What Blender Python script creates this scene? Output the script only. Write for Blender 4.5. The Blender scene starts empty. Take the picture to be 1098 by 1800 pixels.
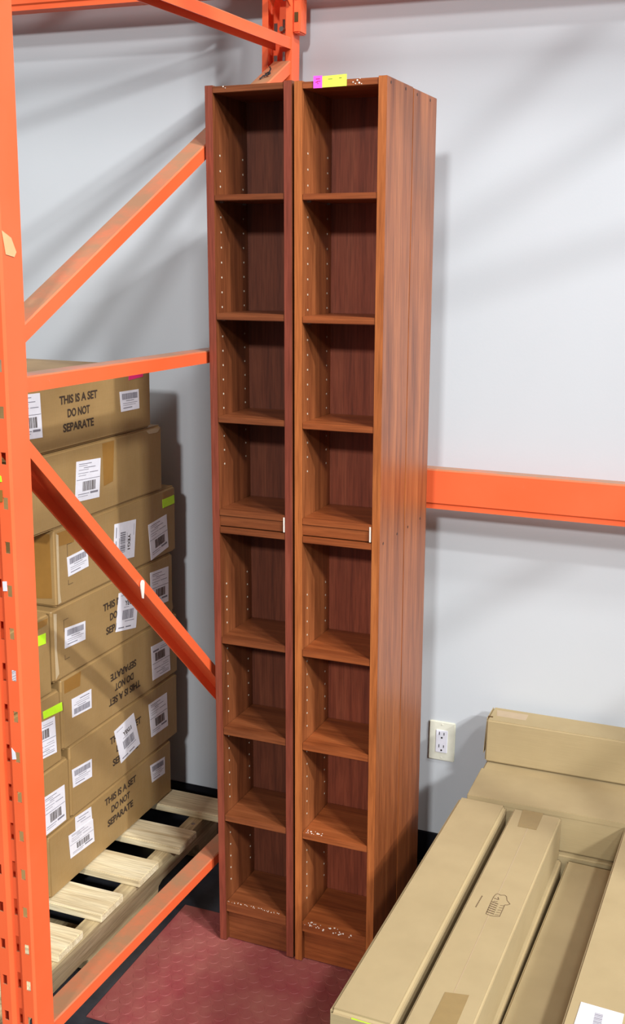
import bpy, bmesh, math, random
from mathutils import Matrix, Vector
random.seed(4)
SC = bpy.context.scene
COL = SC.collection

# ------------------------------------------------------------------ camera
cd = bpy.data.cameras.new('camera')
cam = bpy.data.objects.new('camera', cd); COL.objects.link(cam)
F = Vector((-0.34912634, 0.91073217, -0.22063028))
R = Vector((0.93239437, 0.36112135, 0.01523541))
U = Vector((-0.09354968, 0.20039534, 0.97523852))
mw = Matrix((R, U, -F)).transposed().to_4x4()
mw.translation = Vector((0.7408, -2.7802, 1.6626))
cam.matrix_world = mw
cd.sensor_fit = 'HORIZONTAL'; cd.sensor_width = 36.0
cd.lens = 36.0 * 1936.8 / 1098.0
cd.clip_start = 0.05; cd.clip_end = 100
SC.camera = cam

# ------------------------------------------------------------------ world, lamps, exposure
w = bpy.data.worlds.new('world'); SC.world = w; w.use_nodes = True
w.node_tree.nodes['Background'].inputs[0].default_value = (0.93, 0.96, 1.0, 1)
w.node_tree.nodes['Background'].inputs[1].default_value = .19

def ceiling_lamp(name, d, z, watt, size=(1.2, 0.5), target=(-0.05, -0.5, 0.9), col=(0.965, 0.985, 1.0)):
    """rectangular fluorescent lamp hanging at height z; d = direction its light travels"""
    t = Vector(target); d = Vector(d); k = (z - t.z) / -d.z
    l = bpy.data.lights.new(name, 'AREA'); l.shape = 'RECTANGLE'; l.size, l.size_y = size
    l.energy = watt; l.color = col
    o = bpy.data.objects.new(name, l); COL.objects.link(o)
    o.location = t - d * k
    o.rotation_euler = d.to_track_quat('-Z', 'Y').to_euler()
    return o
ceiling_lamp('lamp_right_aisle', (-1, 0.92, -0.80), 8.0, 1080, size=(1.2, .8))
ceiling_lamp('lamp_overhead', (-0.60, 0.35, -1.0), 8.0, 450, size=(1.2, .4), target=(.3, -.6, .4))
ceiling_lamp('lamp_centre_aisle', (-0.12, 1, -0.46), 8.0, 1330, size=(1.2, 1.0), target=(.05, -.5, .9))
ceiling_lamp('lamp_far_right', (-1.8, 1.0, -1.05), 8.0, 980, size=(.35, .35), target=(.2, 0, 2.1))

SC.view_settings.view_transform = 'Standard'; SC.view_settings.look = 'None'
SC.view_settings.gamma = 1.0; SC.view_settings.use_curve_mapping = False
SC.view_settings.exposure = 0.0

# ------------------------------------------------------------------ helpers
def s2l(c):
    return tuple((x/255/12.92 if x/255 <= .04045 else ((x/255+.055)/1.055)**2.4) for x in c) + (1,)

class NT:
    def __init__(s, name):
        s.m = bpy.data.materials.new(name); s.m.use_nodes = True
        s.t = s.m.node_tree; s.n = s.t.nodes; s.b = s.n['Principled BSDF']
    def node(s, typ, **k):
        x = s.n.new(typ)
        for a, v in k.items(): setattr(x, a, v)
        return x
    def link(s, a, b): s.t.links.new(a, b)
    def coord(s, scale=(1, 1, 1), out='Object', rot=(0, 0, 0)):
        tc = s.node('ShaderNodeTexCoord'); mp = s.node('ShaderNodeMapping')
        mp.inputs['Scale'].default_value = scale; mp.inputs['Rotation'].default_value = rot
        s.link(tc.outputs[out], mp.inputs[0]); return mp.outputs[0]
    def noise(s, vec, scale, detail=4, rough=.55, dist=0):
        x = s.node('ShaderNodeTexNoise'); x.inputs['Scale'].default_value = scale
        x.inputs['Detail'].default_value = detail; x.inputs['Roughness'].default_value = rough
        x.inputs['Distortion'].default_value = dist; s.link(vec, x.inputs['Vector']); return x.outputs[0]
    def ramp(s, fac, stops):
        x = s.node('ShaderNodeValToRGB'); e = x.color_ramp.elements
        while len(e) < len(stops): e.new(.5)
        for i, (p, c) in enumerate(stops):
            e[i].position = p; e[i].color = c if len(c) == 4 else tuple(c)+(1,)
        s.link(fac, x.inputs[0]); return x.outputs[0]
    def mix(s, fac, a, b, mode='MIX'):
        x = s.node('ShaderNodeMix', data_type='RGBA', blend_type=mode)
        for sock, v in ((x.inputs[0], fac), (x.inputs[6], a), (x.inputs[7], b)):
            if hasattr(v, 'is_output'): s.link(v, sock)
            else: sock.default_value = v
        return x.outputs[2]
    def math(s, op, a, b=0.0):
        x = s.node('ShaderNodeMath', operation=op, use_clamp=True)
        for i, v in enumerate((a, b)):
            if hasattr(v, 'is_output'): s.link(v, x.inputs[i])
            else: x.inputs[i].default_value = v
        return x.outputs[0]
    def bump(s, h, strength=.2, dist=.001):
        x = s.node('ShaderNodeBump'); x.inputs['Strength'].default_value = strength
        x.inputs['Distance'].default_value = dist
        s.link(h, x.inputs['Height']); s.link(x.outputs[0], s.b.inputs['Normal'])
    def base(s, c):
        if hasattr(c, 'is_output'): s.link(c, s.b.inputs['Base Color'])
        else: s.b.inputs['Base Color'].default_value = c
    def set(s, **k):
        for a, v in k.items(): s.b.inputs[a.replace('_', ' ')].default_value = v
        return s.m

def flat_mat(name, rgb, rough=.6, spec=.5, metal=0):
    t = NT(name); t.base(s2l(rgb)); t.b.inputs['Roughness'].default_value = rough
    t.b.inputs['Specular IOR Level'].default_value = spec; t.b.inputs['Metallic'].default_value = metal
    v = t.coord(); n = t.noise(v, 60, 2)
    c = t.mix(n, s2l(tuple(x*.95 for x in rgb)), s2l(tuple(min(255, x*1.03) for x in rgb))); t.base(c)
    return t.m

def wood_mat(name, dark, mid, light, rough=.38, axis='Z'):
    t = NT(name)
    sc = {'Z': (16, 16, 1.0), 'X': (1.0, 16, 16), 'Y': (16, 1.0, 16)}[axis]
    v = t.coord(sc)
    n1 = t.noise(v, 1.7, 6, .62, .5)
    sc2 = tuple(a*7 if a > 2 else a*5 for a in sc)
    n2 = t.noise(t.coord(sc2), 2.2, 3, .6)
    c = t.ramp(n1, [(.30, s2l(dark)), (.52, s2l(mid)), (.75, s2l(light))])
    c2 = t.ramp(n2, [(.35, (.72, .70, .68)), (.6, (1, 1, 1))])
    c = t.mix(1.0, c, c2, 'MULTIPLY')
    t.base(c); t.bump(n2, .08, .0006)
    return t.set(Roughness=rough, Specular_IOR_Level=.45)

M = {}
M['wood'] = wood_mat('cherry_veneer_upright_grain', (116, 60, 31), (154, 88, 48), (178, 108, 62))
M['woodx'] = wood_mat('cherry_veneer_cross_grain', (120, 58, 27), (154, 82, 41), (176, 100, 54), axis='X')
M['back'] = wood_mat('red_brown_hardboard_back', (104, 46, 30), (140, 68, 44), (160, 86, 58), rough=.5)
M['band'] = wood_mat('orange_cherry_edge_band', (150, 82, 40), (184, 106, 54), (202, 124, 66))
M['band_red'] = wood_mat('burgundy_edge_band', (112, 52, 38), (138, 68, 50), (154, 82, 60))
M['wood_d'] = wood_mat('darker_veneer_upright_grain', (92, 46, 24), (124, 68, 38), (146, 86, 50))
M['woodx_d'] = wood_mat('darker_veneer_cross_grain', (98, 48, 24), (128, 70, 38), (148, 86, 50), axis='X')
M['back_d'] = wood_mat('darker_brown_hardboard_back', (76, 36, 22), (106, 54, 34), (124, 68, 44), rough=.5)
M['pine'] = wood_mat('pine_board', (190, 166, 124), (228, 212, 172), (242, 230, 198), rough=.75, axis='X')
M['pine_old'] = wood_mat('weathered_stringer', (150, 130, 94), (192, 172, 130), (216, 198, 158), rough=.8, axis='Y')

def cardboard(name, a, b, coat=0.0):
    t = NT(name); v = t.coord()
    n = t.noise(v, 9, 5); f = t.noise(t.coord((1, 1, 30)), 14, 2)
    c = t.mix(n, s2l(a), s2l(b))
    c = t.mix(.12, c, t.ramp(f, [(.3, (.55, .55, .55)), (.7, (1, 1, 1))]), 'MULTIPLY')
    t.base(c); t.bump(t.noise(v, 25, 3), .25, .002)
    t.set(Roughness=.75, Specular_IOR_Level=.25)
    if coat:
        t.b.inputs['Coat Weight'].default_value = coat; t.b.inputs['Coat Roughness'].default_value = .28
        bp = t.node('ShaderNodeBump'); bp.inputs['Strength'].default_value = .7; bp.inputs['Distance'].default_value = .004
        t.link(t.noise(t.coord((1, 1, .35)), 30, 4, .6, 1.5), bp.inputs['Height']); t.link(bp.outputs[0], t.b.inputs['Coat Normal'])
    return t.m
M['card'] = cardboard('kraft_cardboard', (166, 146, 107), (182, 162, 122))
M['card_old'] = cardboard('film_wrapped_cardboard', (146, 115, 68), (170, 138, 90), .35)
M['card_in'] = flat_mat('cardboard_shadow_gap', (92, 66, 38), .9, .1)
M['tape'] = flat_mat('brown_packing_tape', (150, 126, 80), .35, .5)
M['tape_old'] = flat_mat('amber_tape', (150, 108, 50), .35, .5)
M['tape_clear'] = flat_mat('clear_tape', (184, 160, 126), .3, .5)
M['paper'] = flat_mat('white_label_paper', (232, 230, 236), .5)
M['ink'] = flat_mat('black_print', (66, 52, 42), .8, .2)
M['ink_soft'] = flat_mat('grey_print', (128, 124, 132), .8, .2)
M['ink_stamp'] = flat_mat('stamp_print', (104, 84, 62), .8, .2)
M['green'] = flat_mat('neon_green_paper', (196, 250, 40), .6)
M['yellow'] = flat_mat('neon_yellow_paper', (226, 250, 90), .6)
M['pink'] = flat_mat('neon_pink_paper', (250, 96, 232), .6)
M['hotpink'] = flat_mat('hot_pink_paper', (240, 40, 120), .6)
M['pinkink'] = flat_mat('red_pen_mark', (214, 50, 130), .6)
M['white'] = flat_mat('white_paint_chip', (236, 226, 214), .5)
M['cream_tape'] = flat_mat('torn_masking_tape', (214, 176, 126), .7)
M['film_glint'] = flat_mat('painted_wrap_highlight', (196, 174, 138), .22, .6)  # pale tan paints in the highlights on the creased wrap
M['plate'] = flat_mat('ivory_plastic', (226, 224, 206), .3)
M['socket'] = flat_mat('white_plastic', (232, 230, 238), .3)
M['black'] = flat_mat('black_slot', (28, 24, 24), .6)
M['rubber'] = flat_mat('black_rubber_base', (22, 22, 26), .35)
M['screw'] = flat_mat('dark_screw_head', (48, 22, 16), .4)
M['pin'] = flat_mat('pale_pin_hole', (206, 196, 176), .5)
M['steel'] = flat_mat('zinc_peg', (150, 140, 130), .35, .5, .8)

def orange():
    t = NT('orange_rack_paint'); v = t.coord()
    n = t.noise(v, 6, 4)
    c = t.mix(n, s2l((238, 96, 48)), s2l((248, 110, 66)))
    g = t.node('ShaderNodeNewGeometry'); sx = t.node('ShaderNodeSeparateXYZ'); t.link(g.outputs['Normal'], sx.inputs[0])
    up = t.math('MULTIPLY', t.math('SUBTRACT', sx.outputs[2], .35), 2.2)
    dn = t.ramp(t.noise(v, 11, 5, .65), [(.32, (.6, .6, .6)), (.58, (1, 1, 1))])
    c = t.mix(t.math('MULTIPLY', t.math('MULTIPLY', up, dn), .88), c, s2l((150, 122, 90)))
    ch = t.ramp(t.noise(t.coord((1, 1, .5)), 38, 5, .7), [(.70, (0, 0, 0)), (.735, (1, 1, 1))])
    c = t.mix(t.math('MULTIPLY', ch, .55), c, s2l((176, 128, 108)))
    t.base(c); t.bump(t.noise(v, 80, 2), .05, .001)
    return t.set(Roughness=.36, Specular_IOR_Level=.5)
M['orange'] = orange()

def wall_mat():
    t = NT('painted_wall'); v = t.coord()
    c = t.mix(t.noise(v, 1.6, 5), s2l((190, 194, 197)), s2l((202, 205, 208)))
    sp = t.ramp(t.noise(v, 46, 3, .7), [(.76, (0, 0, 0)), (.80, (1, 1, 1))])
    c = t.mix(t.math('MULTIPLY', sp, .25), c, s2l((140, 140, 145)))
    t.base(c); t.bump(t.noise(v, 160, 3), .12, .001)
    return t.set(Roughness=.62, Specular_IOR_Level=.3)
M['wall'] = wall_mat()
def floor_mat(name, a, b, rough=.5):
    t = NT(name); v = t.coord()
    c = t.mix(t.ramp(t.noise(v, 7, 6, .65), [(.35, (0, 0, 0)), (.68, (1, 1, 1))]), s2l(a), s2l(b))
    t.base(c); t.bump(t.noise(v, 120, 3), .15, .001)
    return t.set(Roughness=rough, Specular_IOR_Level=.4)
M['floor'] = floor_mat('charcoal_floor', (34, 36, 42), (62, 64, 70), .45)
M['mat'] = floor_mat('dusty_red_rubber', (136, 58, 60), (150, 88, 78), .6)

def box_bm(bm, x0, x1, y0, y1, z0, z1, bev=0, mat=None):
    r = bmesh.ops.create_cube(bm, size=1)
    vs = r['verts']
    for v in vs:
        v.co = Vector((x0 if v.co.x < 0 else x1, y0 if v.co.y < 0 else y1, z0 if v.co.z < 0 else z1))
    if bev:
        es = set(e for v in vs for e in v.link_edges)
        bmesh.ops.bevel(bm, geom=list(es), offset=bev, segments=2, affect='EDGES', clamp_overlap=True)
    return vs

def link(name, bm, mat, parent=None, mw=None):
    me = bpy.data.meshes.new(name); bm.normal_update(); bm.to_mesh(me); bm.free()
    if mat: me.materials.append(M[mat] if isinstance(mat, str) else mat)
    o = bpy.data.objects.new(name, me); COL.objects.link(o)
    if parent: o.parent = parent
    return o

def box(name, ext, mat, parent=None, bev=0.001, label=None):
    bm = bmesh.new(); box_bm(bm, *ext, bev=bev); o = link(name, bm, mat, parent)
    if label: o['label'] = label
    return o

def tag(o, label=None, cat=None, group=None, kind=None):
    if label: o['label'] = label
    if cat: o['category'] = cat
    if group: o['group'] = group
    if kind: o['kind'] = kind
    return o

def empty(name, loc=(0, 0, 0), rz=0):
    o = bpy.data.objects.new(name, None); COL.objects.link(o); o.location = loc
    o.rotation_euler = (0, 0, rz); o.empty_display_size = .1; return o

def poly_bm(bm, pts, n, th):
    """thin slab: polygon pts (3D), raised by th along n"""
    n = Vector(n); a = [bm.verts.new(Vector(p)) for p in pts]; b = [bm.verts.new(Vector(p)+n*th) for p in pts]
    k = len(pts)
    try:
        bm.faces.new(b)
    except ValueError: pass
    bm.faces.new(a[::-1])
    for i in range(k): bm.faces.new((a[i], a[(i+1) % k], b[(i+1) % k], b[i]))

def quad_frame(q):
    """2-D unit-square -> point of a (bilinear) quad TL TR BR BL given as 3-D points"""
    tl, tr, br, bl = [Vector(p) for p in q]
    return lambda s, t: (tl*(1-s)+tr*s)*(1-t) + (bl*(1-s)+br*s)*t

def slab(name, q, n, mat, parent, th=.0008, label=None):
    bm = bmesh.new(); poly_bm(bm, q, n, th); bmesh.ops.recalc_face_normals(bm, faces=bm.faces)
    o = link(name, bm, mat, parent)
    if label: o['label'] = label
    return o

def marks(name, q, n, rects, mat, parent, off=.0009, th=.0003):
    f = quad_frame(q); n = Vector(n); bm = bmesh.new()
    for (a, b, c, d) in rects:
        poly_bm(bm, [f(a, b)+n*off, f(c, b)+n*off, f(c, d)+n*off, f(a, d)+n*off], n, th)
    bmesh.ops.recalc_face_normals(bm, faces=bm.faces)
    o = link(name, bm, mat, parent); o['kind'] = 'stuff'; return o

_txt = {}
def text_bm(s):
    cu = bpy.data.curves.new('lettering', 'FONT'); cu.body = s; cu.size = 1; cu.align_x = 'CENTER'; cu.align_y = 'CENTER'
    cu.offset = .028; cu.resolution_u = 3; cu.space_character = .98
    o = bpy.data.objects.new('lettering', cu)
    COL.objects.link(o)
    dg = bpy.context.evaluated_depsgraph_get(); me = bpy.data.meshes.new_from_object(o.evaluated_get(dg))
    bm = bmesh.new(); bm.from_mesh(me); bpy.data.meshes.remove(me)
    bpy.data.objects.remove(o); bpy.data.curves.remove(cu)
    xs = [v.co.x for v in bm.verts]; ys = [v.co.y for v in bm.verts]
    cx, cy = (min(xs)+max(xs))/2, (min(ys)+max(ys))/2; W, H = max(xs)-min(xs), max(ys)-min(ys)
    for v in bm.verts: v.co = Vector(((v.co.x-cx)/W, (v.co.y-cy)/H, 0))
    return bm
def lettering(name, s, centre, ux, uy, width, height, mat, parent, n, off=.0012):
    """flat printed line of text; ux,uy reading right and up"""
    bm = text_bm(s); c = Vector(centre)+Vector(n)*off; ux, uy = Vector(ux), Vector(uy)
    for v in bm.verts: v.co = c + ux*(v.co.x*width) + uy*(v.co.y*height)
    o = link(name, bm, mat, parent); return o

# ------------------------------------------------------------------ setting
bm = bmesh.new(); box_bm(bm, -4.5, 4.5, 0.0, 0.15, -0.0, 4.9); tag(link('wall_back', bm, 'wall'), kind='structure')
bm = bmesh.new(); box_bm(bm, -4.5, 4.5, -9, 0.15, -0.1, 0.0); tag(link('floor', bm, 'floor'), kind='structure')
bm = bmesh.new(); box_bm(bm, -4.5, 4.5, -0.008, 0.0, 0.0, 0.098, .003); box_bm(bm, -4.5, 4.5, -0.022, -0.007, 0.0, 0.012, .003)
tag(link('baseboard_back', bm, 'rubber'), kind='structure')

# wall outlet
def outlet():
    r = empty('wall_outlet', (0.0698, 0, 0.3788))
    tag(r, 'ivory double wall outlet between the right bookcase and the stacked cartons', 'outlet')
    box('cover_plate', (-.037, .037, -.006, 0, -.0575, .0575), 'plate', r, .0025)
    rc = box('receptacle', (-.0165, .0165, -.0085, -.005, -.033, .033), 'socket', r, .0012, 'white receptacle')
    bm = bmesh.new()
    for dz in (.0195, -.0175):
        box_bm(bm, -.0075, -.0055, -.0092, -.008, dz-.0005, dz+.0085)
        box_bm(bm, .0055, .0075, -.0092, -.008, dz, dz+.0075)
        m4 = Matrix.Translation((0.0005, -.0086, dz-.008)) @ Matrix.Rotation(math.pi/2, 4, 'X')
        bmesh.ops.create_cone(bm, cap_ends=True, segments=12, radius1=.0026, radius2=.0026, depth=.0012, matrix=m4)
    link('socket_slots', bm, 'black', rc)['label'] = 'dark plug slots'
    for z in (.0485, -.0485):
        bm = bmesh.new()
        bmesh.ops.create_cone(bm, cap_ends=True, segments=12, radius1=.0028, radius2=.0022, depth=.001,
                              matrix=Matrix.Translation((0, -.0064, z)) @ Matrix.Rotation(math.pi/2, 4, 'X'))
        link('screw', bm, 'plate', r)
outlet()

# red coin-pattern mat
def red_mat():
    x0, x1, y0, y1 = -.493, .165, -.935, -.456
    r = tag(empty('rubber_mat', ((x0+x1)/2, (y0+y1)/2, 0)), 'red rubber floor mat with raised round coins, under the bookcases', 'mat')
    o = box('mat_sheet', ((x0-x1)/2, (x1-x0)/2, (y0-y1)/2, (y1-y0)/2, 0, .0028), 'mat', r, .001)
    bm = bmesh.new(); p = .0345; j = 0; y = y0+.02
    while y < y1-.015:
        x = x0+.02+(p/2 if j % 2 else 0)
        while x < x1-.015:
            bmesh.ops.create_cone(bm, cap_ends=True, segments=12, radius1=.0150, radius2=.0138, depth=.0010,
                                  matrix=Matrix.Translation((x-(x0+x1)/2, y-(y0+y1)/2, .0030)))
            x += p
        y += p*.88; j += 1
    tag(link('raised_coins', bm, 'mat', r), kind='stuff')
red_mat()

# ------------------------------------------------------------------ bookcases
TH = -0.0296
def tower_frame(u, v):
    ux = Vector((math.cos(TH), math.sin(TH), 0)); vy = Vector((-math.sin(TH), math.cos(TH), 0)); wz = Vector((-.0113, -.0065, 1)).normalized()
    ux = (ux - wz*ux.dot(wz)).normalized(); vy = wz.cross(ux)
    m = Matrix((ux, vy, wz)).transposed().to_4x4()
    m.translation = Vector((-.1355, -.5651, .0045)) + Vector((math.cos(TH), math.sin(TH), 0))*u + Vector((-math.sin(TH), math.cos(TH), 0))*v
    return m
H, W, D, T = 2.018, .200, .168, .018
def bookcase(u, v, label, band, stickers=None, group='tall narrow bookcases', sfx=''):
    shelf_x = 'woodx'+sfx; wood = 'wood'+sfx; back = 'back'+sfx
    r = empty('bookcase'); r.matrix_world = tower_frame(u, v); tag(r, label, 'bookcase', group)
    for side in (0, 1):
        a, b = (0, T) if side == 0 else (W-T, W)
        p = box('side_panel', (a, b, .0006, D, 0, H), wood, r, .0008)
        box('edge_band', (a+.0002, b-.0002, -.0002, .0010, .0005, H-.0005), band, p, .0003)
        # foot toe cut-out is hinted by the recessed plinth; pin holes on the inner face
        bm = bmesh.new(); xi = b if side == 0 else a; dx = .0004 if side == 0 else -.0004
        zs = [1.879-.032*k for k in range(22)] + [.922-.032*k for k in range(25)]
        occ = (1.79, 1.54, 1.313, 1.10, .792, .563, .336)
        for z in zs:
            if min(abs(z-c) for c in occ) < .013: continue
            for yy in (.030, .140):
                m4 = Matrix.Translation((xi+dx/2, yy, z)) @ Matrix.Rotation(math.pi/2, 4, 'Y')
                bmesh.ops.create_cone(bm, cap_ends=True, segments=8, radius1=.0022, radius2=.0022, depth=.0006, matrix=m4)
        tag(link('pin_holes', bm, 'pin', p), kind='stuff')
        bm = bmesh.new(); xo = 0 if side == 0 else W
        for z in (2.008, 1.062):
            for yy in (.024, .118):
                bmesh.ops.create_cone(bm, cap_ends=True, segments=10, radius1=.0032, radius2=.0032, depth=.0008,
                    matrix=Matrix.Translation((xo, yy, z)) @ Matrix.Rotation(math.pi/2, 4, 'Y'))
        tag(link('screw_heads', bm, 'screw', p), kind='stuff')
    box('back_panel', (T*.6, W-T*.6, D-.005, D-.001, .04, H-.004), back, r, 0)
    box('top_board', (T, W-T, .0015, D-.005, 2.0025, 2.0155), shelf_x, r, .0008)
    for zt, th in ((1.797, .0125), (1.547, .0145), (1.3195, .014), (1.107, .0145), (1.0655, .015), (.800, .0165), (.5710, .0175), (.3435, .0165), (.107, .026)):
        s = box('shelf', (T+.0004, W-T-.0004, .001 if zt != 1.107 else .0, D-.006, zt-th, zt), shelf_x, r, .001)
        if zt in (1.797, 1.547):
            bm = bmesh.new()
            for yy in (.03, .14):
                for xx in (T+.004, W-T-.004):
                    box_bm(bm, xx-.004, xx+.004, yy-.003, yy+.003, zt-th-.0035, zt-th+.0005)
            tag(link('shelf_pegs', bm, 'steel', s), kind='stuff')
    box('middle_rail', (T, W-T, .0035, D-.006, 1.0680, 1.0915), shelf_x, r, .0008)
    box('plinth', (T, W-T, .014, .030, .0, .081), shelf_x, r, .0008)
    return r
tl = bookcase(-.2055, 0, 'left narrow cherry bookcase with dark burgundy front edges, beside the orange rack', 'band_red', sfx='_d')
tr = bookcase(0, 0, 'right narrow cherry bookcase with neon pink and yellow stickers on its top front edge', 'band')
tb = bookcase(0, .172, 'narrow cherry bookcase standing behind the stickered one, only its side showing by the wall', 'band')
def on_front(r, name, u0, z0, u1, z1, mat, th=.0006, y=0.0, label=None, skew=0):
    q = [(u0, y, z1), (u1, y, z1+skew), (u1, y, z0+skew*.3), (u0, y, z0)]
    return slab(name, q, (0, -1, 0), mat, r, th, label)
s1 = on_front(tr, 'price_sticker', .0430, 2.0015, .0625, 2.0250, 'pink', label='neon pink sticker')
marks('pen_marks', [(.0430, 0, 2.025), (.0625, 0, 2.025), (.0625, 0, 2.0015), (.043, 0, 2.0015)], (0, -1, 0),
      [(.3, .22, .75, .28), (.42, .42, .8, .47), (.25, .48, .5, .54), (.45, .6, .6, .65)], 'pinkink', s1, .0007)
s2 = on_front(tr, 'price_sticker', .0622, 2.0020, .1150, 2.0235, 'yellow', label='neon yellow sticker', skew=.0015)
marks('pen_marks', [(.0622, 0, 2.0235), (.115, 0, 2.0235), (.115, 0, 2.002), (.0622, 0, 2.002)], (0, -1, 0),
      [(.25, .27, .42, .30), (.7, .22, .8, .26)], 'ink_stamp', s2, .0007)
def splat(r, name, pts, z, y=0, top=False):
    bm = bmesh.new()
    for (u, dz, s) in pts:
        m4 = (Matrix.Translation((u, y-.0003, z+dz)) @ Matrix.Rotation(math.pi/2, 4, 'X')) if not top else Matrix.Translation((u, dz, z+.0002))
        bmesh.ops.create_cone(bm, cap_ends=True, segments=7, radius1=s, radius2=s*.8, depth=.0006, matrix=m4)
    tag(link(name, bm, 'white', r), kind='stuff', label='white paint specks')
rg = random.Random(7)
splat(tr, 'paint_specks', [(.128, .009, .0016), (.133, .006, .0014), (.137, .012, .0020), (.141, .007, .0022), (.146, .005, .0012), (.143, .015, .001)], 2.0, .0012)
splat(tr, 'paint_specks', [(.025+rg.random()*.05, .002+rg.random()*.016, .0008+rg.random()*.0018) for _ in range(16)], .3435, top=True)
splat(tr, 'paint_specks', [(.022+rg.random()*.14, -.002-rg.random()*.008, .0006+rg.random()*.0016) for _ in range(22)], .1055, .001)
splat(tr, 'paint_specks', [(.030+rg.random()*.09, .001+rg.random()*.006, .001+rg.random()*.0022) for _ in range(10)], .1068, top=True)
splat(tl, 'paint_specks', [(.043, .002, .0016), (.048, -.001, .001)], 2.012, .0012)
splat(tl, 'paint_specks', [(.019+.14*k/30+rg.random()*.006, .002+rg.random()*.006, .0007+rg.random()*.0008) for k in range(30)], .1068, top=True)
for rr, xx in ((tr, .180), (tl, .1815)):
    box('chipped_corner', (xx-.0035, xx-.0002, -.0014, .001, 1.068, 1.102), 'white', rr, .0005, 'white chip at the shelf end')

# ------------------------------------------------------------------ orange pallet rack
RX = -.365
rack = tag(empty('pallet_rack', (RX-.04, -.65, 0)), 'orange steel pallet rack with slotted posts, dusty braces and beams along the wall', 'rack')
def rk(name, bm, parent=rack, mat='orange', label=None):
    bm.normal_update()
    for v in bm.verts: v.co -= rack_loc
    o = link(name, bm, mat, parent)
    if label: o['label'] = label
    return o
rack_loc = Vector((RX-.04, -.65, 0))
def post(xr, yface, sgn, z1=3.9, phase=.044):
    # outline from right rear lip round the front web to the left rear lip; sgn=+1: web faces -y
    P = [(-.016, .055), (0, .055), (0, .004), (-.004, 0), (-.009, 0), (-.019, 0), (-.026, 0), (-.030, .009), (-.0365, .009), (-.0435, .009),
         (-.050, .009), (-.054, 0), (-.061, 0), (-.071, 0), (-.076, 0), (-.080, .004), (-.080, .055), (-.064, .055)]
    hole = {4: 'c', 8: 'b', 12: 'c'}
    zc = []; z = .012
    cuts = {0.0: None}
    levels = [0.0]; kinds = []
    k = 0
    # each 76.2 mm: solid / narrow slot only / both / slot only
    zz = phase
    while zz < z1-.04:
        for a, b in ((zz-.0165, 'b'), (zz-.010, 'cb'), (zz+.010, 'b'), (zz+.0165, 's')):
            kinds.append('s' if len(levels) == 1 and not kinds else kinds_next)
            levels.append(a); kinds_next = b
        zz += .0762
    kinds.append('s'); levels.append(z1)
    bm = bmesh.new(); rows = []
    for z in levels: rows.append([bm.verts.new((xr+px, yface+sgn*py, z)) for px, py in P])
    for i, kd in enumerate(kinds):
        for j in range(len(P)-1):
            if j in hole and hole[j] in kd and kd != 's': continue
            bm.faces.new((rows[i][j], rows[i][j+1], rows[i+1][j+1], rows[i+1][j]))
    bmesh.ops.recalc_face_normals(bm, faces=bm.faces)
    bmesh.ops.solidify(bm, geom=bm.faces[:], thickness=.0022)
    return bm
kinds_next = 's'
FP = -1.289
p1 = rk('post', post(RX, FP, 1)); p2 = rk('post', post(RX, -.034, -1, phase=.030))
def bar(y0, z0, y1, z1, h=.027, xr=RX, wd=.047):
    """brace in the frame plane: steel channel, open below; (y,z) = upper edge of its right face at each end"""
    xr -= .0026
    d = Vector((0, y1-y0, z1-z0)); d.normalize(); n = Vector((0, -d.z, d.y))
    if n.z < 0: n = -n
    bm = bmesh.new(); A = Vector((0, y0, z0)); B = Vector((0, y1, z1)); t = .0022
    sec = [(xr, -h), (xr, -.0025), (xr-.0025, 0), (xr-wd+.0025, 0), (xr-wd, -.0025), (xr-wd, -h), (xr-wd+t, -h), (xr-wd+t, -t), (xr-t, -t), (xr-t, -h)]
    va = [bm.verts.new(A+Vector((x, 0, 0))+n*q) for x, q in sec]; vb = [bm.verts.new(B+Vector((x, 0, 0))+n*q) for x, q in sec]
    m = len(sec)
    for i in range(m): bm.faces.new((va[i], va[(i+1) % m], vb[(i+1) % m], vb[i]))
    bm.faces.new(va[::-1]); bm.faces.new(vb)
    bmesh.ops.recalc_face_normals(bm, faces=bm.faces)
    return bm
YA, YB = -1.236, -.080
def onl(y, ya, za, yb, zb): return za+(zb-za)*(y-ya)/(yb-ya)
rk('horizontal_brace', bar(YA, .236, YB, .197))
rk('horizontal_brace', bar(YA, 1.470, YB, 1.4655))
rk('horizontal_brace', bar(YA, 2.163, YB, 2.2045))
YD = -1.272
up = lambda y: onl(y, -1.246, 1.549, -.569, 1.901)
ub = rk('diagonal_brace', bar(YD, up(YD), YB-.01, up(YB-.01), .0275))
lo = lambda y: onl(y, -1.252, 1.384, -.556, .745)
lb = rk('diagonal_brace', bar(YD, lo(YD), YB, lo(YB), .0235, wd=.062))
rk('diagonal_brace', bar(YA, 2.95, YB, 2.30, .0275)); rk('horizontal_brace', bar(YA, 3.0, YB, 3.0)); rk('diagonal_brace', bar(YA, 3.10, YB, 3.70, .0275))

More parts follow.
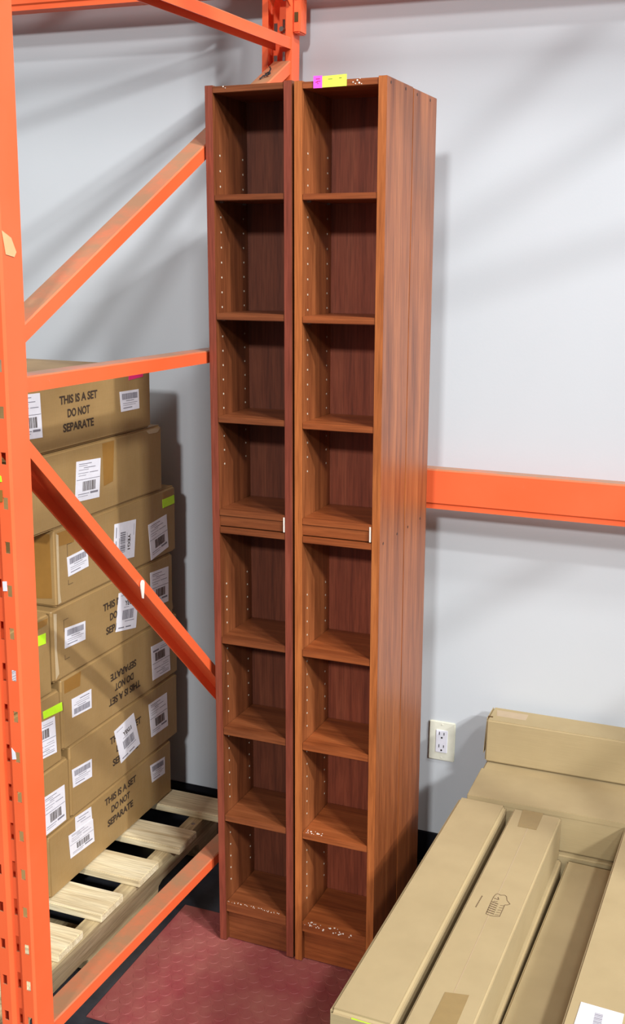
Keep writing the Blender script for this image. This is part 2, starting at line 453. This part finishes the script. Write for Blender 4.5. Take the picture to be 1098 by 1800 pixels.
def beam(x0, x1, zt, h=.103, yf=-.11):
    bm = bmesh.new()
    sec = [(yf, zt-.004), (yf+.004, zt), (yf+.042, zt), (yf+.042, zt-h+.012), (yf+.046, zt-h), (yf-.004+.008, zt-h), (yf+.004, zt-h+.012), (yf, zt-h+.016)]
    va = [bm.verts.new((x0, y, z)) for y, z in sec]; vb = [bm.verts.new((x1, y, z)) for y, z in sec]
    n = len(sec)
    for i in range(n): bm.faces.new((va[i], va[(i+1) % n], vb[(i+1) % n], vb[i]))
    bm.faces.new(va[::-1]); bm.faces.new(vb); bmesh.ops.recalc_face_normals(bm, faces=bm.faces)
    return bm
def connector(x, zc, s, parent):
    bm = bmesh.new(); box_bm(bm, min(x, x+s*.034), max(x, x+s*.034), -.108, -.028, zc-.10, zc+.10, .003)
    o = rk('beam_connector', bm, parent)
    for v in o.data.vertices: v.co += Vector((0, 0, 0))
    return o
b1 = rk('beam', beam(RX+.003, 2.03, 1.1584)); 
b2 = rk('beam', beam(RX+.003, 2.03, 2.425)); b3 = rk('beam', beam(-2.85, RX-.084, 2.412))
for x0, x1, zt, yf in ((RX+.003, 2.03, 3.05, -.11), (-2.85, RX-.084, 3.05, -.11), (RX+.003, 2.03, 3.05, FP-.05), (-2.85, RX-.084, 3.05, FP-.05)):
    rk('beam', beam(x0, x1, zt, yf=yf))
box_holder = b2
bm = bmesh.new(); box_bm(bm, RX+.001, RX+.020, -.085, -.040, 2.215, 2.44, .003); rk('beam_connector', bm, b2)
bm = bmesh.new(); box_bm(bm, RX+.005, RX+.015, -.0865, -.084, 2.24, 2.262); rk('connector_slot', bm, b2, 'card_in')
bm = bmesh.new(); box_bm(bm, RX+.005, RX+.015, -.0865, -.084, 2.29, 2.312); rk('connector_slot', bm, b2, 'card_in')
bm = bmesh.new(); box_bm(bm, RX+.001, RX+.030, -.10, -.035, 1.03, 1.20, .003); rk('beam_connector', bm, b1)
# bolts inside the rear post
bm = bmesh.new()
for z in (2.232,):
    bmesh.ops.create_cone(bm, cap_ends=True, segments=12, radius1=.007, radius2=.006, depth=.01,
        matrix=Matrix.Translation((RX-.042, -.052, z)) @ Matrix.Rotation(math.pi/2, 4, 'X'))
rk('bolt', bm, p2, 'steel', 'grey bolt head')
# base plates
bm = bmesh.new(); box_bm(bm, RX-.10, RX+.02, FP-.02, FP+.08, 0, .006, .001); rk('base_plate', bm, p1)
bm = bmesh.new(); box_bm(bm, RX-.10, RX+.004, -.115, -.024, 0, .006, .001); rk('base_plate', bm, p2)
# unseen next frame at the beams' far end, added for its brace's wall shadow
XN = 2.113
p3 = rk('post', post(XN, FP, 1)); p4 = rk('post', post(XN, -.034, -1))
for a in ((YA, .236, YB, .197), (YA, 1.470, YB, 1.4655), (YA, 2.163, YB, 2.2045), (YA, 3.0, YB, 3.0)): rk('horizontal_brace', bar(*a, xr=XN))
for a in ((YA, up(YA), YB, up(YB)), (YA, lo(YA), YB, lo(YB)), (YA, 2.95, YB, 2.30), (YA, 3.10, YB, 3.70)): rk('diagonal_brace', bar(*a, .0275, xr=XN))

def rslab(name, q, n, mat, parent, label=None, th=.0006):
    bm = bmesh.new(); poly_bm(bm, [Vector(p)+Vector(n)*.0006-rack_loc for p in q], n, th); bmesh.ops.recalc_face_normals(bm, faces=bm.faces)
    o = link(name, bm, mat, parent)
    if label: o['label'] = label
    return o
# bits stuck on the front post and on the lower brace
yf = FP-.0005
rslab('paper_scrap', [(-.3915, yf, 1.127), (-.383, yf, 1.128), (-.3825, yf, 1.111), (-.391, yf, 1.110)], (0, -1, 0), 'paper', p1, 'small white paper scrap')
rslab('paper_scrap', [(-.3895, yf, .823), (-.382, yf, .815), (-.3805, yf, .803), (-.389, yf, .801)], (0, -1, 0), 'paper', p1, 'torn white paper scrap')
rslab('torn_tape', [(RX, -1.286, 1.705), (RX, -1.262, 1.694), (RX, -1.250, 1.672), (RX, -1.256, 1.664), (RX, -1.278, 1.668)], (1, 0, 0), 'cream_tape', p1, 'torn tan tape')
rslab('torn_tape', [(-.372, yf, 1.728), (-.3665, yf, 1.735), (-.366, yf, 1.775), (-.371, yf, 1.768)], (0, -1, 0), 'white', p1, 'white paint scuff')
rslab('warning_sticker', [(-.410, yf, 1.325), (-.384, yf, 1.309), (-.383, yf, 1.300), (-.410, yf, 1.296)], (0, -1, 0), 'green', p1, 'green and white sticker')
rslab('warning_sticker', [(-.412, yf, 1.283), (-.383, yf, 1.286), (-.383, yf, 1.266), (-.412, yf, 1.262)], (0, -1, 0), 'tape_old', p1, 'amber sticker')
yb_, zb_ = -.870, lo(-.870)
bm = bmesh.new()
prof = []
for k in range(9):
    a = math.pi*k/8; prof.append((yb_+.0075*math.cos(a)+.000, 1.012+.0085*math.sin(a)))
prof += [(yb_-.0065, 1.003), (yb_-.0015, .982), (yb_+.003, .980), (yb_+.0055, .997)]
poly_bm(bm, [Vector((RX+.0002, y, z))-rack_loc for y, z in prof], (1, 0, 0), .002); bmesh.ops.recalc_face_normals(bm, faces=bm.faces)
_o = link('plastic_tag', bm, 'white', lb); _o['label'] = 'white plastic clip'
# twisted wire loop lying on the upper brace
def tube(pts, r, seg=8, closed=False):
    bm = bmesh.new(); rings = []
    n = len(pts); P = [Vector(p) for p in pts]
    for i, p in enumerate(P):
        d = (P[min(i+1, n-1)]-P[max(i-1, 0)]).normalized(); a = d.orthogonal().normalized(); b = d.cross(a)
        rings.append([bm.verts.new(p+a*(r*math.cos(2*math.pi*k/seg))+b*(r*math.sin(2*math.pi*k/seg))) for k in range(seg)])
    for i in range(n-1):
        for k in range(seg): bm.faces.new((rings[i][k], rings[i][(k+1) % seg], rings[i+1][(k+1) % seg], rings[i+1][k]))
    bm.faces.new(rings[0][::-1]); bm.faces.new(rings[-1]); bmesh.ops.recalc_face_normals(bm, faces=bm.faces)
    return bm
yw = -.190; zw = up(yw)+.003
cc = Vector((RX-.020, yw, zw)); ax = Vector((0, .87, .45)).normalized(); bx = Vector((1, 0, 0))
pts = [cc-ax*.022-bx*.012+Vector((0, 0, .0)), cc-ax*.014-bx*.006+Vector((0, 0, .004))]
for k in range(13):
    a = math.pi+2*math.pi*k/12*.96; pts.append(cc+(ax*.8-bx*.25)*(.010*math.cos(a))+bx*(.006*math.sin(a))+Vector((0, 0, .004+.0012*math.sin(a))))
pts += [cc+ax*.014+bx*.002+Vector((0, 0, .010)), cc+ax*.024-bx*.004+Vector((0, 0, .012))]
o = link('wire_twist', tube(pts, .0019, 6), 'black'); tag(o, 'short black wire twist on the dusty upper brace above the left bookcase', 'wire')

# ------------------------------------------------------------------ pallet under the set cartons
def pallet():
    r = tag(empty('wooden_pallet', (-1.08, -.72, 0)), 'pale pine pallet under the wrapped cartons, inside the orange rack', 'pallet', None)
    L = Vector((-1.08, -.72, 0))
    def b(name, x0, x1, y0, y1, z0, z1, mat, lab=None, bev=.002):
        return box(name, (x0-L.x, x1-L.x, y0-L.y, y1-L.y, z0, z1), mat, r, bev, lab)
    boards = [(-.224, -.128, .004), (-.421, -.321, 0), (-.599, -.498, .006), (-.766, -.665, .002), (-.935, -.833, 0), (-1.10, -1.0, 0), (-1.27, -1.17, 0)]
    ends = (-.50, -.527, -.546, -.553, -.560, -.555, -.55)
    for (y0, y1, z), xe in zip(boards, ends): b('deck_board', -1.66, xe, y0, y1, .119, .1395, 'pine')
    for x in (-.600, -1.12, -1.645):
        bm = bmesh.new()
        # stringer with two fork notches
        prof = [(-1.30, .018), (-1.06, .018), (-1.05, .055), (-1.03, .062), (-.84, .062), (-.82, .055), (-.81, .018), (-.49, .018), (-.48, .055), (-.46, .062), (-.27, .062), (-.25, .055), (-.24, .018), (-.13, .018), (-.13, .1185), (-1.30, .1185)]
        poly_bm(bm, [Vector((x, y, z))-L for y, z in prof], (1, 0, 0), .042)
        bmesh.ops.recalc_face_normals(bm, faces=bm.faces); link('stringer', bm, 'pine_old', r)
    for y0, y1 in ((-.23, -.13), (-.76, -.66), (-1.28, -1.18)): b('bottom_board', -1.645, -.558, y0, y1, 0, .0175, 'pine_old')
    bm = bmesh.new(); bmesh.ops.create_cone(bm, cap_ends=True, segments=10, radius1=.006, radius2=.004, depth=.002, matrix=Matrix.Translation((-.572-L.x, -.255-L.y, .1195)))
    link('nail_head', bm, 'steel', r)
pallet()

# ------------------------------------------------------------------ wrapped cartons on the pallet
FX = -.70
N = (1, 0, 0)
def yz(q, e=0): return [(FX+.0002+e, y, z) for y, z in q]

def carton_body(parent, x0, x1, y0, y1, z0, z1, mat, bev=.006, sag=.0):
    bm = bmesh.new(); box_bm(bm, x0, x1, y0, y1, z0, z1)
    bmesh.ops.bevel(bm, geom=bm.edges[:], offset=bev, segments=3, affect='EDGES')
    return link('carton_body', bm, mat, parent)

def shipping(parent, q, flip=False, lab='white shipping label', L=None):
    q = [Vector(p) for p in q]
    o = slab('shipping_label', q, N, 'paper', parent, .0008, lab)
    qq = [q[2], q[3], q[0], q[1]] if flip else q
    rc = [(.10, .07, .62, .085), (.10, .12, .45, .13), (.30, .17, .78, .185), (.10, .22, .5, .23), (.08, .30, .5, .31), (.55, .30, .9, .315), (.10, .36, .4, .37),
          (.02, .46, .98, .472), (.1, .82, .55, .835), (.60, .80, .92, .85), (.1, .88, .5, .89)]
    marks('printed_lines', qq, N, rc, 'ink_soft', o)
    x = .28; rr = random.Random(len(rc)+int(abs(q[0].y)*1000)); bars = []
    while x < .80:
        w_ = rr.choice((.012, .02, .03)); bars.append((x, .52, x+w_, .76)); x += w_+rr.choice((.012, .018, .026))
    marks('barcode', qq, N, bars, 'ink', o)
    return o
def small_label(parent, q, flip=False):
    q = [Vector(p) for p in q]; o = slab('carton_label', q, N, 'paper', parent, .0008, 'small white barcode label')
    qq = [q[2], q[3], q[0], q[1]] if flip else q
    x = .10; rr = random.Random(int(abs(q[0].z)*1000)); bars = []
    while x < .90:
        w_ = rr.choice((.01, .016, .024)); bars.append((x, .12, x+w_, .42)); x += w_+rr.choice((.010, .016))
    marks('barcode', qq, N, bars, 'ink_soft', o)
    marks('printed_lines', qq, N, [(.3, .48, .72, .51), (.12, .60, .9, .62), (.12, .70, .8, .715), (.12, .82, .6, .86)], 'ink_soft', o)
    return o
def place_label(parent, q):
    """airport-style sheet: big code over a barcode"""
    q = [Vector(p) for p in q]; o = slab('routing_label', q, N, 'paper', parent, .0010, 'white sheet printed YEG1 above a barcode')
    f = quad_frame(q); c = f(.55, .30); ux = (f(1, .3)-f(0, .3)).normalized(); uy = (f(.5, 0)-f(.5, 1)).normalized()
    W_ = (f(1, .5)-f(0, .5)).length
    lettering('routing_code', 'YEG1', c, ux, uy, W_*.42, W_*.13, 'ink', o, N, .0013)
    x = .26; bars = []; rr = random.Random(5)
    while x < .82:
        w_ = rr.choice((.014, .024, .034)); bars.append((x, .48, x+w_, .72)); x += w_+rr.choice((.014, .022))
    marks('barcode', q, N, bars, 'ink_soft', o, .0011)
    marks('printed_lines', q, N, [(.1, .08, .4, .09), (.30, .40, .55, .41), (.40, .76, .85, .775), (.10, .90, .38, .93), (.46, .90, .72, .93)], 'ink_soft', o, .0011)
    return o
def set_text(parent, cy, cz, flip=False, dz=.0325, L=Vector((0, 0, 0))):
    s = -1 if flip else 1
    for i, (t, w_) in enumerate((('THIS IS A SET', .160), ('DO NOT', .094), ('SEPARATE', .130))):
        lettering('stamped_text', t, Vector((FX+.0002, cy-.002*i, cz+s*dz*(1-i)))-L, (0, s, 0), (0, 0, s), w_, .0200, 'ink', parent, N, .0007)
def bracket(parent, y, z0, z1, L, s=1):
    bm = bmesh.new()
    for (a, b, c, d) in ((y, z1-.0012, y+.020*s, z1), (y, z1-.03, y+.0012*s, z1), (y, z0, y+.020*s, z0+.0012), (y, z0, y+.0012*s, z0+.012)):
        y0, y1 = min(a, c), max(a, c)
        poly_bm(bm, [Vector((FX+.0003, y0, b))-L, Vector((FX+.0003, y1, b))-L, Vector((FX+.0003, y1, d))-L, Vector((FX+.0003, y0, d))-L], N, .0004)
    bmesh.ops.recalc_face_normals(bm, faces=bm.faces)
    link('cut_marks', bm, 'ink_stamp', parent)['kind'] = 'stuff'

def carton(label, y0, y1, z0, z1, x0=-1.30, g='wrapped set cartons on the pallet'):
    L = Vector((FX-.3, (y0+y1)/2, z0)); r = empty('carton', L); tag(r, label, 'carton', g)
    carton_body(r, x0-L.x, FX-L.x, y0-L.y, y1-L.y, 0, z1-z0, 'card_old', .006)
    # fold flap line, worn end tape at both ends of the face
    return r, L
def sh(q, L): return [Vector(p)-L for p in yz(q)]
def film_glint(r, L, pts, n=N):  # pale strip: wrap highlight along a carton edge, put in as colour
    slab('wrap_highlight', [Vector(p)-L for p in pts], n, 'film_glint', r, .0006, 'highlight painted on the stretch wrap')
def tape_ends(r, L, y0, y1, z0, z1):
    for (a, b) in ((y0+.012, y0+.085), (y1-.07, y1-.012)):
        slab('tape', [Vector((FX+.0001, a, z1-.004))-L, Vector((FX+.0001, b, z1-.004))-L, Vector((FX+.0001, b-.006, z1-.040))-L, Vector((FX+.0001, a, z1-.036))-L], N, 'tape_old', r, .0004)

r, L = carton('topmost carton of the pallet stack, stamped THIS IS A SET, behind the middle rack brace', -.83, -.226, 1.2315, 1.395)
shipping(r, sh([(-.811, 1.375), (-.722, 1.372), (-.718, 1.272), (-.805, 1.276)], L), L=L)
small_label(r, sh([(-.384, 1.340), (-.290, 1.338), (-.288, 1.288), (-.378, 1.289)], L)); set_text(r, -.567, 1.314, L=L)
slab('price_sticker', sh([(-.337, 1.388), (-.268, 1.388), (-.266, 1.368), (-.338, 1.365)], L), N, 'hotpink', r, label='hot pink sticker')

r, L = carton('second carton from the top, one shipping label and brown tape on its face', -.770, -.170, 1.051, 1.230)
shipping(r, sh([(-.586, 1.195), (-.480, 1.188), (-.491, 1.092), (-.597, 1.099)], L))
slab('tape', sh([(-.470, 1.222), (-.415, 1.222), (-.425, 1.120), (-.468, 1.115)], L), N, 'tape_old', r, .0003)
film_glint(r, L, [(FX+.0002, -.255, 1.224), (FX+.0002, -.205, 1.225), (FX+.0002, -.18, 1.222), (FX+.0002, -.196, 1.212), (FX+.0002, -.24, 1.214)])
bm = bmesh.new(); poly_bm(bm, [Vector(p)-L for p in ((FX-.018, -.7702, 1.224), (FX-.014, -.7702, 1.224), (FX-.014, -.7702, 1.060), (FX-.018, -.7702, 1.060))], (0, -1, 0), .001); link('fold_seam', bm, 'card_in', r)

r, L = carton('third carton from the top, neon green corner sticker and a sideways YEG1 sheet', -.687, -.097, .8625, 1.050)
# sheet turned a quarter: its top points toward the wall end
q = sh([(-.423, 1.008), (-.317, .999), (-.330, .900), (-.433, .911)], L); q = [q[1], q[2], q[3], q[0]]
place_label(r, q)
shipping(r, sh([(-.253, .969), (-.151, .978), (-.142, .883), (-.241, .868)], L))
slab('price_sticker', sh([(-.172, 1.023), (-.105, 1.024), (-.104, 1.000), (-.171, .999)], L), N, 'green', r, label='neon green sticker')
small_label(r, sh([(-.639, .974), (-.551, .978), (-.548, .930), (-.636, .926)], L)); bracket(r, -.637, .906, 1.006, L); tape_ends(r, L, -.687, -.097, .8625, 1.045)
film_glint(r, L, [(FX+.0002, -.680, 1.040), (FX+.0002, -.671, 1.036), (FX+.0002, -.673, .90), (FX+.0002, -.669, .872), (FX+.0002, -.681, .870)])
slab('tape', [Vector(p)-L for p in ((-.76, -.6872, 1.040), (-.712, -.6872, 1.040), (-.712, -.6872, .885), (-.755, -.6872, .880))], (0, -1, 0), 'tape_old', r, .0004)

r, L = carton('fourth carton from the top, white YEG1 sheet pasted over its stamped lettering', -.709, -.118, .681, .861)
small_label(r, sh([(-.658, .804), (-.570, .796), (-.572, .749), (-.661, .754)], L)); set_text(r, -.407, .771, L=L)
place_label(r, sh([(-.411, .822), (-.309, .810), (-.329, .704), (-.431, .723)], L))
shipping(r, sh([(-.247, .834), (-.144, .827), (-.147, .726), (-.244, .733)], L)); bracket(r, -.662, .726, .826, L)
film_glint(r, L, [(FX+.0002, -.702, .853), (FX+.0002, -.690, .850), (FX+.0002, -.694, .76), (FX+.0002, -.688, .70), (FX+.0002, -.702, .69)])
bm = bmesh.new(); poly_bm(bm, [Vector(p)-L for p in ((FX-.03, -.118, .665+.02), (FX-.03, -.070, .668+.01), (FX-.03, -.098, .80), (FX-.03, -.118, .81))], (1, 0, 0), .004)
bmesh.ops.recalc_face_normals(bm, faces=bm.faces); link('loose_flap', bm, 'card_old', r)

r, L = carton('fifth carton from the top, turned so that its stamped lettering is upside down', -.681, -.095, .4975, .680)
shipping(r, sh([(-.249, .623), (-.147, .617), (-.141, .518), (-.243, .522)], L), flip=True)
small_label(r, sh([(-.640, .617), (-.553, .612), (-.554, .562), (-.640, .569)], L), flip=True); set_text(r, -.392, .574, flip=True, L=L); tape_ends(r, L, -.681, -.095, .4975, .678)

r, L = carton('sixth carton from the top, a crooked YEG1 sheet covering its stamped lettering', -.655, -.100, .3065, .4965)
shipping(r, sh([(-.269, .460), (-.164, .458), (-.160, .355), (-.256, .358)], L)); set_text(r, -.392, .402, L=L)
place_label(r, sh([(-.451, .455), (-.350, .468), (-.320, .366), (-.421, .352)], L))
small_label(r, sh([(-.650, .435), (-.561, .426), (-.562, .378), (-.647, .386)], L))

r, L = carton('bottom carton of the wall-side stack resting on the pallet boards, with doubled shipping labels', -.757, -.142, .1400, .3055)
small_label(r, sh([(-.266, .276), (-.182, .267), (-.183, .216), (-.257, .221)], L)); set_text(r, -.425, .243, L=L)
slab('shipping_label', sh([(-.643, .304), (-.570, .298), (-.566, .246), (-.643, .257)], L), N, 'paper', r, .0004, 'white shipping label')
shipping(r, [p+Vector((.0006, 0, 0)) for p in sh([(-.675, .270), (-.565, .262), (-.561, .197), (-.670, .205)], L)])
marks('printed_lines', [p for p in sh([(-.643, .304), (-.570, .298), (-.566, .246), (-.643, .257)], L)], N, [(.2, .15, .8, .18), (.1, .3, .6, .33), (.3, .45, .9, .47)], 'ink_soft', r)

g2 = 'wrapped set cartons on the pallet'
r, L = carton('upper carton behind the front post, neon green sticker on its face', -1.30, -.716, .6625, .860, x0=-1.30)
slab('price_sticker', sh([(-.797, .821), (-.736, .817), (-.737, .792), (-.797, .797)], L), N, 'green', r, label='neon green sticker')
shipping(r, sh([(-.888, .775), (-.782, .768), (-.776, .690), (-.885, .698)], L))
slab('tape', sh([(-.80, .852), (-.725, .850), (-.73, .836), (-.80, .832)], L), N, 'tape_old', r, .0004)
r, L = carton('second carton behind the front post, neon green sticker above a white shipping label', -1.28, -.686, .4770, .6610)
slab('price_sticker', sh([(-.759, .631), (-.682, .626), (-.680, .604), (-.757, .612)], L), N, 'green', r, label='neon green sticker')
shipping(r, sh([(-.810, .612), (-.713, .602), (-.710, .509), (-.806, .520)], L), flip=True)
r, L = carton('third carton behind the front post, large white shipping label on its bulging face', -1.26, -.660, .3075, .4755)
shipping(r, sh([(-.775, .417), (-.684, .412), (-.682, .318), (-.771, .318)], L))
r, L = carton('lowest carton behind the front post, plain face resting on the pallet', -1.36, -.762, .1400, .3060)

# ------------------------------------------------------------------ plain long cartons at the right
def long_box(label, cx, cy, w_, l, z0, z1, rz=0, group='plain long cartons in the pile', bev=.004):
    r = empty('long_carton', (cx, cy, z0), rz); tag(r, label, 'carton', group)
    carton_body(r, -w_/2, w_/2, -l/2, l/2, 0, z1-z0, 'card', bev)
    return r
def from_left_edge(bx, by, fx, fy, w_):
    """centre, length, rotation from the two ends of the left edge"""
    d = Vector((bx-fx, by-fy)); l = d.length; d.normalize(); n = Vector((d.y, -d.x)); c = Vector(((bx+fx)/2, (by+fy)/2))+n*(w_/2)
    return c.x, c.y, l, math.atan2(-d.x, d.y)
Z0, Z1, Z2, Z3 = .1950, .2950, .3960, .5145
# left long carton
cx, cy, l, rz = from_left_edge(.2005, -.334, .1785, -1.196, .116)
L1 = long_box('leftmost long plain carton, top of the pile beside the bookcase, green sticker on its end', cx, cy, .116, l, Z1+.0005, Z2+.0005, rz, bev=.007)
slab('price_sticker', [(-.016, -l/2, .096), (.040, -l/2, .094), (.040, -l/2, .074), (-.016, -l/2, .076)], (0, -1, 0), 'green', L1, label='neon green sticker')
slab('end_flap', [(-.054, -l/2, .094), (.05, -l/2, .094), (.05, -l/2, .01), (-.054, -l/2, .01)], (0, -1, 0), 'card', L1, .0015)['label'] = 'end flap'
cb = long_box('long carton directly under the leftmost one of the pile', cx, cy, .114, l-.01, Z0+.0005, Z1, rz)
# second
cx, cy, l, rz = from_left_edge(.3355, -.345, .3085, -1.215, .113)
L2 = long_box('second long carton from the left, taped ends and a small stamped map emblem on top', cx, cy, .113, l, Z1+.0005, Z2+.0005, rz)
h = Z2-Z1
def top(r, name, pts, mat, th=.0005, lab=None):
    iv = r.matrix_basis.inverted() if False else Matrix.Translation(r.location) @ Matrix.Rotation(r.rotation_euler.z, 4, 'Z')
    iv = iv.inverted(); bm = bmesh.new()
    poly_bm(bm, [iv @ Vector((x, y, Z2+.0007)) for x, y in pts], (0, 0, 1), th); bmesh.ops.recalc_face_normals(bm, faces=bm.faces)
    o = link(name, bm, mat, r)
    if lab: o['label'] = lab
    return o
top(L2, 'tape', [(.357, -.346), (.406, -.346), (.404, -.431), (.361, -.431)], 'tape', lab='brown tape over the end seam')
top(L2, 'tape', [(.355, -1.076), (.397, -1.068), (.394, -1.205), (.350, -1.205)], 'tape', lab='brown tape over the end seam')
top(L2, 'centre_seam', [(.3835, -.431), (.3848, -.431), (.3705, -1.07), (.3692, -1.07)], 'tape_clear', .0002)
# stamped emblem: map outline, hatched block of letters, little lines
def px2(x, y):  # emblem drawing (photo-zoom units) -> carton top plane, metres; corners measured on the box
    s, t = (x-390)/590.0, (y-705)/(-555.0)
    a, b, c, d = Vector((0.3710, -0.8170)), Vector((0.4170, -0.7980)), Vector((0.3530, -0.7360)), Vector((0.4000, -0.7160))
    return (a*(1-s)+b*s)*(1-t)+(c*(1-s)+d*s)*t
def stroke(bm, pts, wd):
    iv = (Matrix.Translation(L2.location) @ Matrix.Rotation(L2.rotation_euler.z, 4, 'Z')).inverted()
    for p, q in zip(pts, pts[1:]):
        a, b = px2(*p), px2(*q); d = (b-a)
        if d.length < 1e-6: continue
        n = Vector((-d.y, d.x)).normalized()*wd/2
        poly_bm(bm, [iv @ Vector((v.x, v.y, Z2+.0008)) for v in (a-n, b-n, b+n, a+n)], (0, 0, 1), .0003)
bm = bmesh.new()
stroke(bm, [(540, 320), (585, 230), (640, 165), (690, 155), (750, 190), (850, 190), (895, 225), (905, 320), (975, 410), (905, 432), (850, 430), (790, 560), (720, 705), (580, 695), (500, 680), (400, 640), (540, 320)], .0011)
for k in range(6):
    a = k/6; stroke(bm, [(540-150*a, 350+285*a), (690-120*a, 410+285*a)], .0022)
for k in range(5): stroke(bm, [(740-35*k*.9, 440+55*k), (830-35*k*.9, 450+55*k)], .0010)
stroke(bm, [(590, 260), (690, 300)], .0014); stroke(bm, [(580, 340), (680, 350)], .0012); stroke(bm, [(690, 240), (705, 300)], .0018)
bmesh.ops.recalc_face_normals(bm, faces=bm.faces); link('stamped_emblem', bm, 'ink_stamp', L2)['label'] = 'small grey stamped map emblem'
bm = bmesh.new(); 
for k in range(8):
    a = k/8; stroke(bm, [(310-160*a, 205+285*a), (310-160*a-13, 205+285*a+24)], .0022)
bmesh.ops.recalc_face_normals(bm, faces=bm.faces); link('stamped_line', bm, 'ink_stamp', L2)
slab('end_flap', [(-.0545, l/2, .098), (.0545, l/2, .098), (.0545, l/2, .01), (-.0545, l/2, .01)], (0, 1, 0), 'card', L2, .0015)
L2b = long_box('long carton directly under the one with the stamped emblem, its edge peeking out', cx+.0075, cy-.012, .113, l, Z0+.0005, Z1, rz-.002)
# third, lower
cx3, cy3, l3, rz3 = from_left_edge(.469, -.357, .4335, -1.225, .113)
L3 = long_box('long carton lying one layer lower, in the gap between two higher ones', cx3, cy3, .113, l3, Z0+.0005, Z1, rz3-.003)
cx4, cy4, l4, rz4 = from_left_edge(.5915, -.330, .5565, -1.20, .116)
L4 = long_box('rightmost long carton at the frame edge, white paper label on top', cx4, cy4, .116, l4, Z1+.0005, Z2+.0005, rz4)
pl = top(L4, 'paper_label', [(.5845, -1.011), (.6585, -1.016), (.6555, -1.130), (.579, -1.125)], 'paper', .001, 'white paper label')
bm = bmesh.new(); iv = (Matrix.Translation(L4.location) @ Matrix.Rotation(L4.rotation_euler.z, 4, 'Z')).inverted()
yy = -1.032
for k in range(12):
    t_ = (.0010, .0020, .0014)[k % 3]
    poly_bm(bm, [iv @ Vector((x, y, Z2+.0018)) for x, y in ((.611, yy), (.625, yy-.0006), (.625, yy-t_-.0006), (.611, yy-t_))], (0, 0, 1), .0003); yy -= t_+.0018
bmesh.ops.recalc_face_normals(bm, faces=bm.faces); link('barcode', bm, 'ink_soft', pl)
L4b = long_box('long carton directly under the one with the paper label', cx4+.002, cy4-.01, .114, l4, Z0+.0005, Z1, rz4)
# hidden base layer
for (x, y, ll, rr) in ((cx-.134, cy+.004, l, rz), (cx+.003, cy, l, rz), (cx3, cy3, l3, rz3), (cx4+.004, cy4, l4, rz4)):
    long_box('taller plain carton at the very bottom of the long-carton pile', x, y, .112, ll-.02, 0, Z0, rr, group='bottom layer of the carton pile')
# along the wall
def wall_box(label, x0, x1, y0, y1, z0, z1, bev=.004):
    r = empty('long_carton', ((x0+x1)/2, (y0+y1)/2, z0)); tag(r, label, 'carton', 'cartons lying along the wall')
    hx, hy = (x1-x0)/2, (y1-y0)/2
    carton_body(r, -hx, hx, -hy, hy, 0, z1-z0, 'card', bev); return r, hx, hy
wt, hx, hy = wall_box('slim long carton on top of the wide one, against the wall', .2145, 1.08, -.1245, -.031, Z2+.0030, Z3)
slab('tape', [(-hx+.012, hy-.020, Z3-Z2-.003), (-hx+.095, hy-.020, Z3-Z2-.003), (-hx+.095, -hy+.035, Z3-Z2-.003), (-hx+.020, -hy+.035, Z3-Z2-.003)], (0, 0, 1), 'tape_clear', wt, .0003)
slab('end_flap', [(-hx, -hy+.012, .115), (-hx, hy-.004, .115), (-hx-.006, hy-.006, .020), (-hx-.004, -hy+.006, .020)], (-1, 0, 0), 'card', wt, .0015)
box('open_slit', (-hx-.0004, -hx+.012, -hy+.020, -hy+.026, .1105, .1163), 'card_in', wt, 0)
wm, hx, hy = wall_box('wide flat carton along the wall under the slim one', .2180, 1.09, -.3265, -.030, Z1+.0015, Z2)
hz = Z2-Z1-.0015
box('lid_flap', (-hx-.0012, hx, -hy-.0010, hy-.1400, hz-.010, hz+.0045), 'card', wm, .0012, 'overlapping lid flap')
wall_box('flat carton under the wide one along the wall, its edge in the dark gap', .2250, 1.09, -.3380, -.030, Z0+.001, Z1)
wall_box('tall carton at the bottom of the pile along the wall', .2300, 1.09, -.325, -.030, 0, Z0)
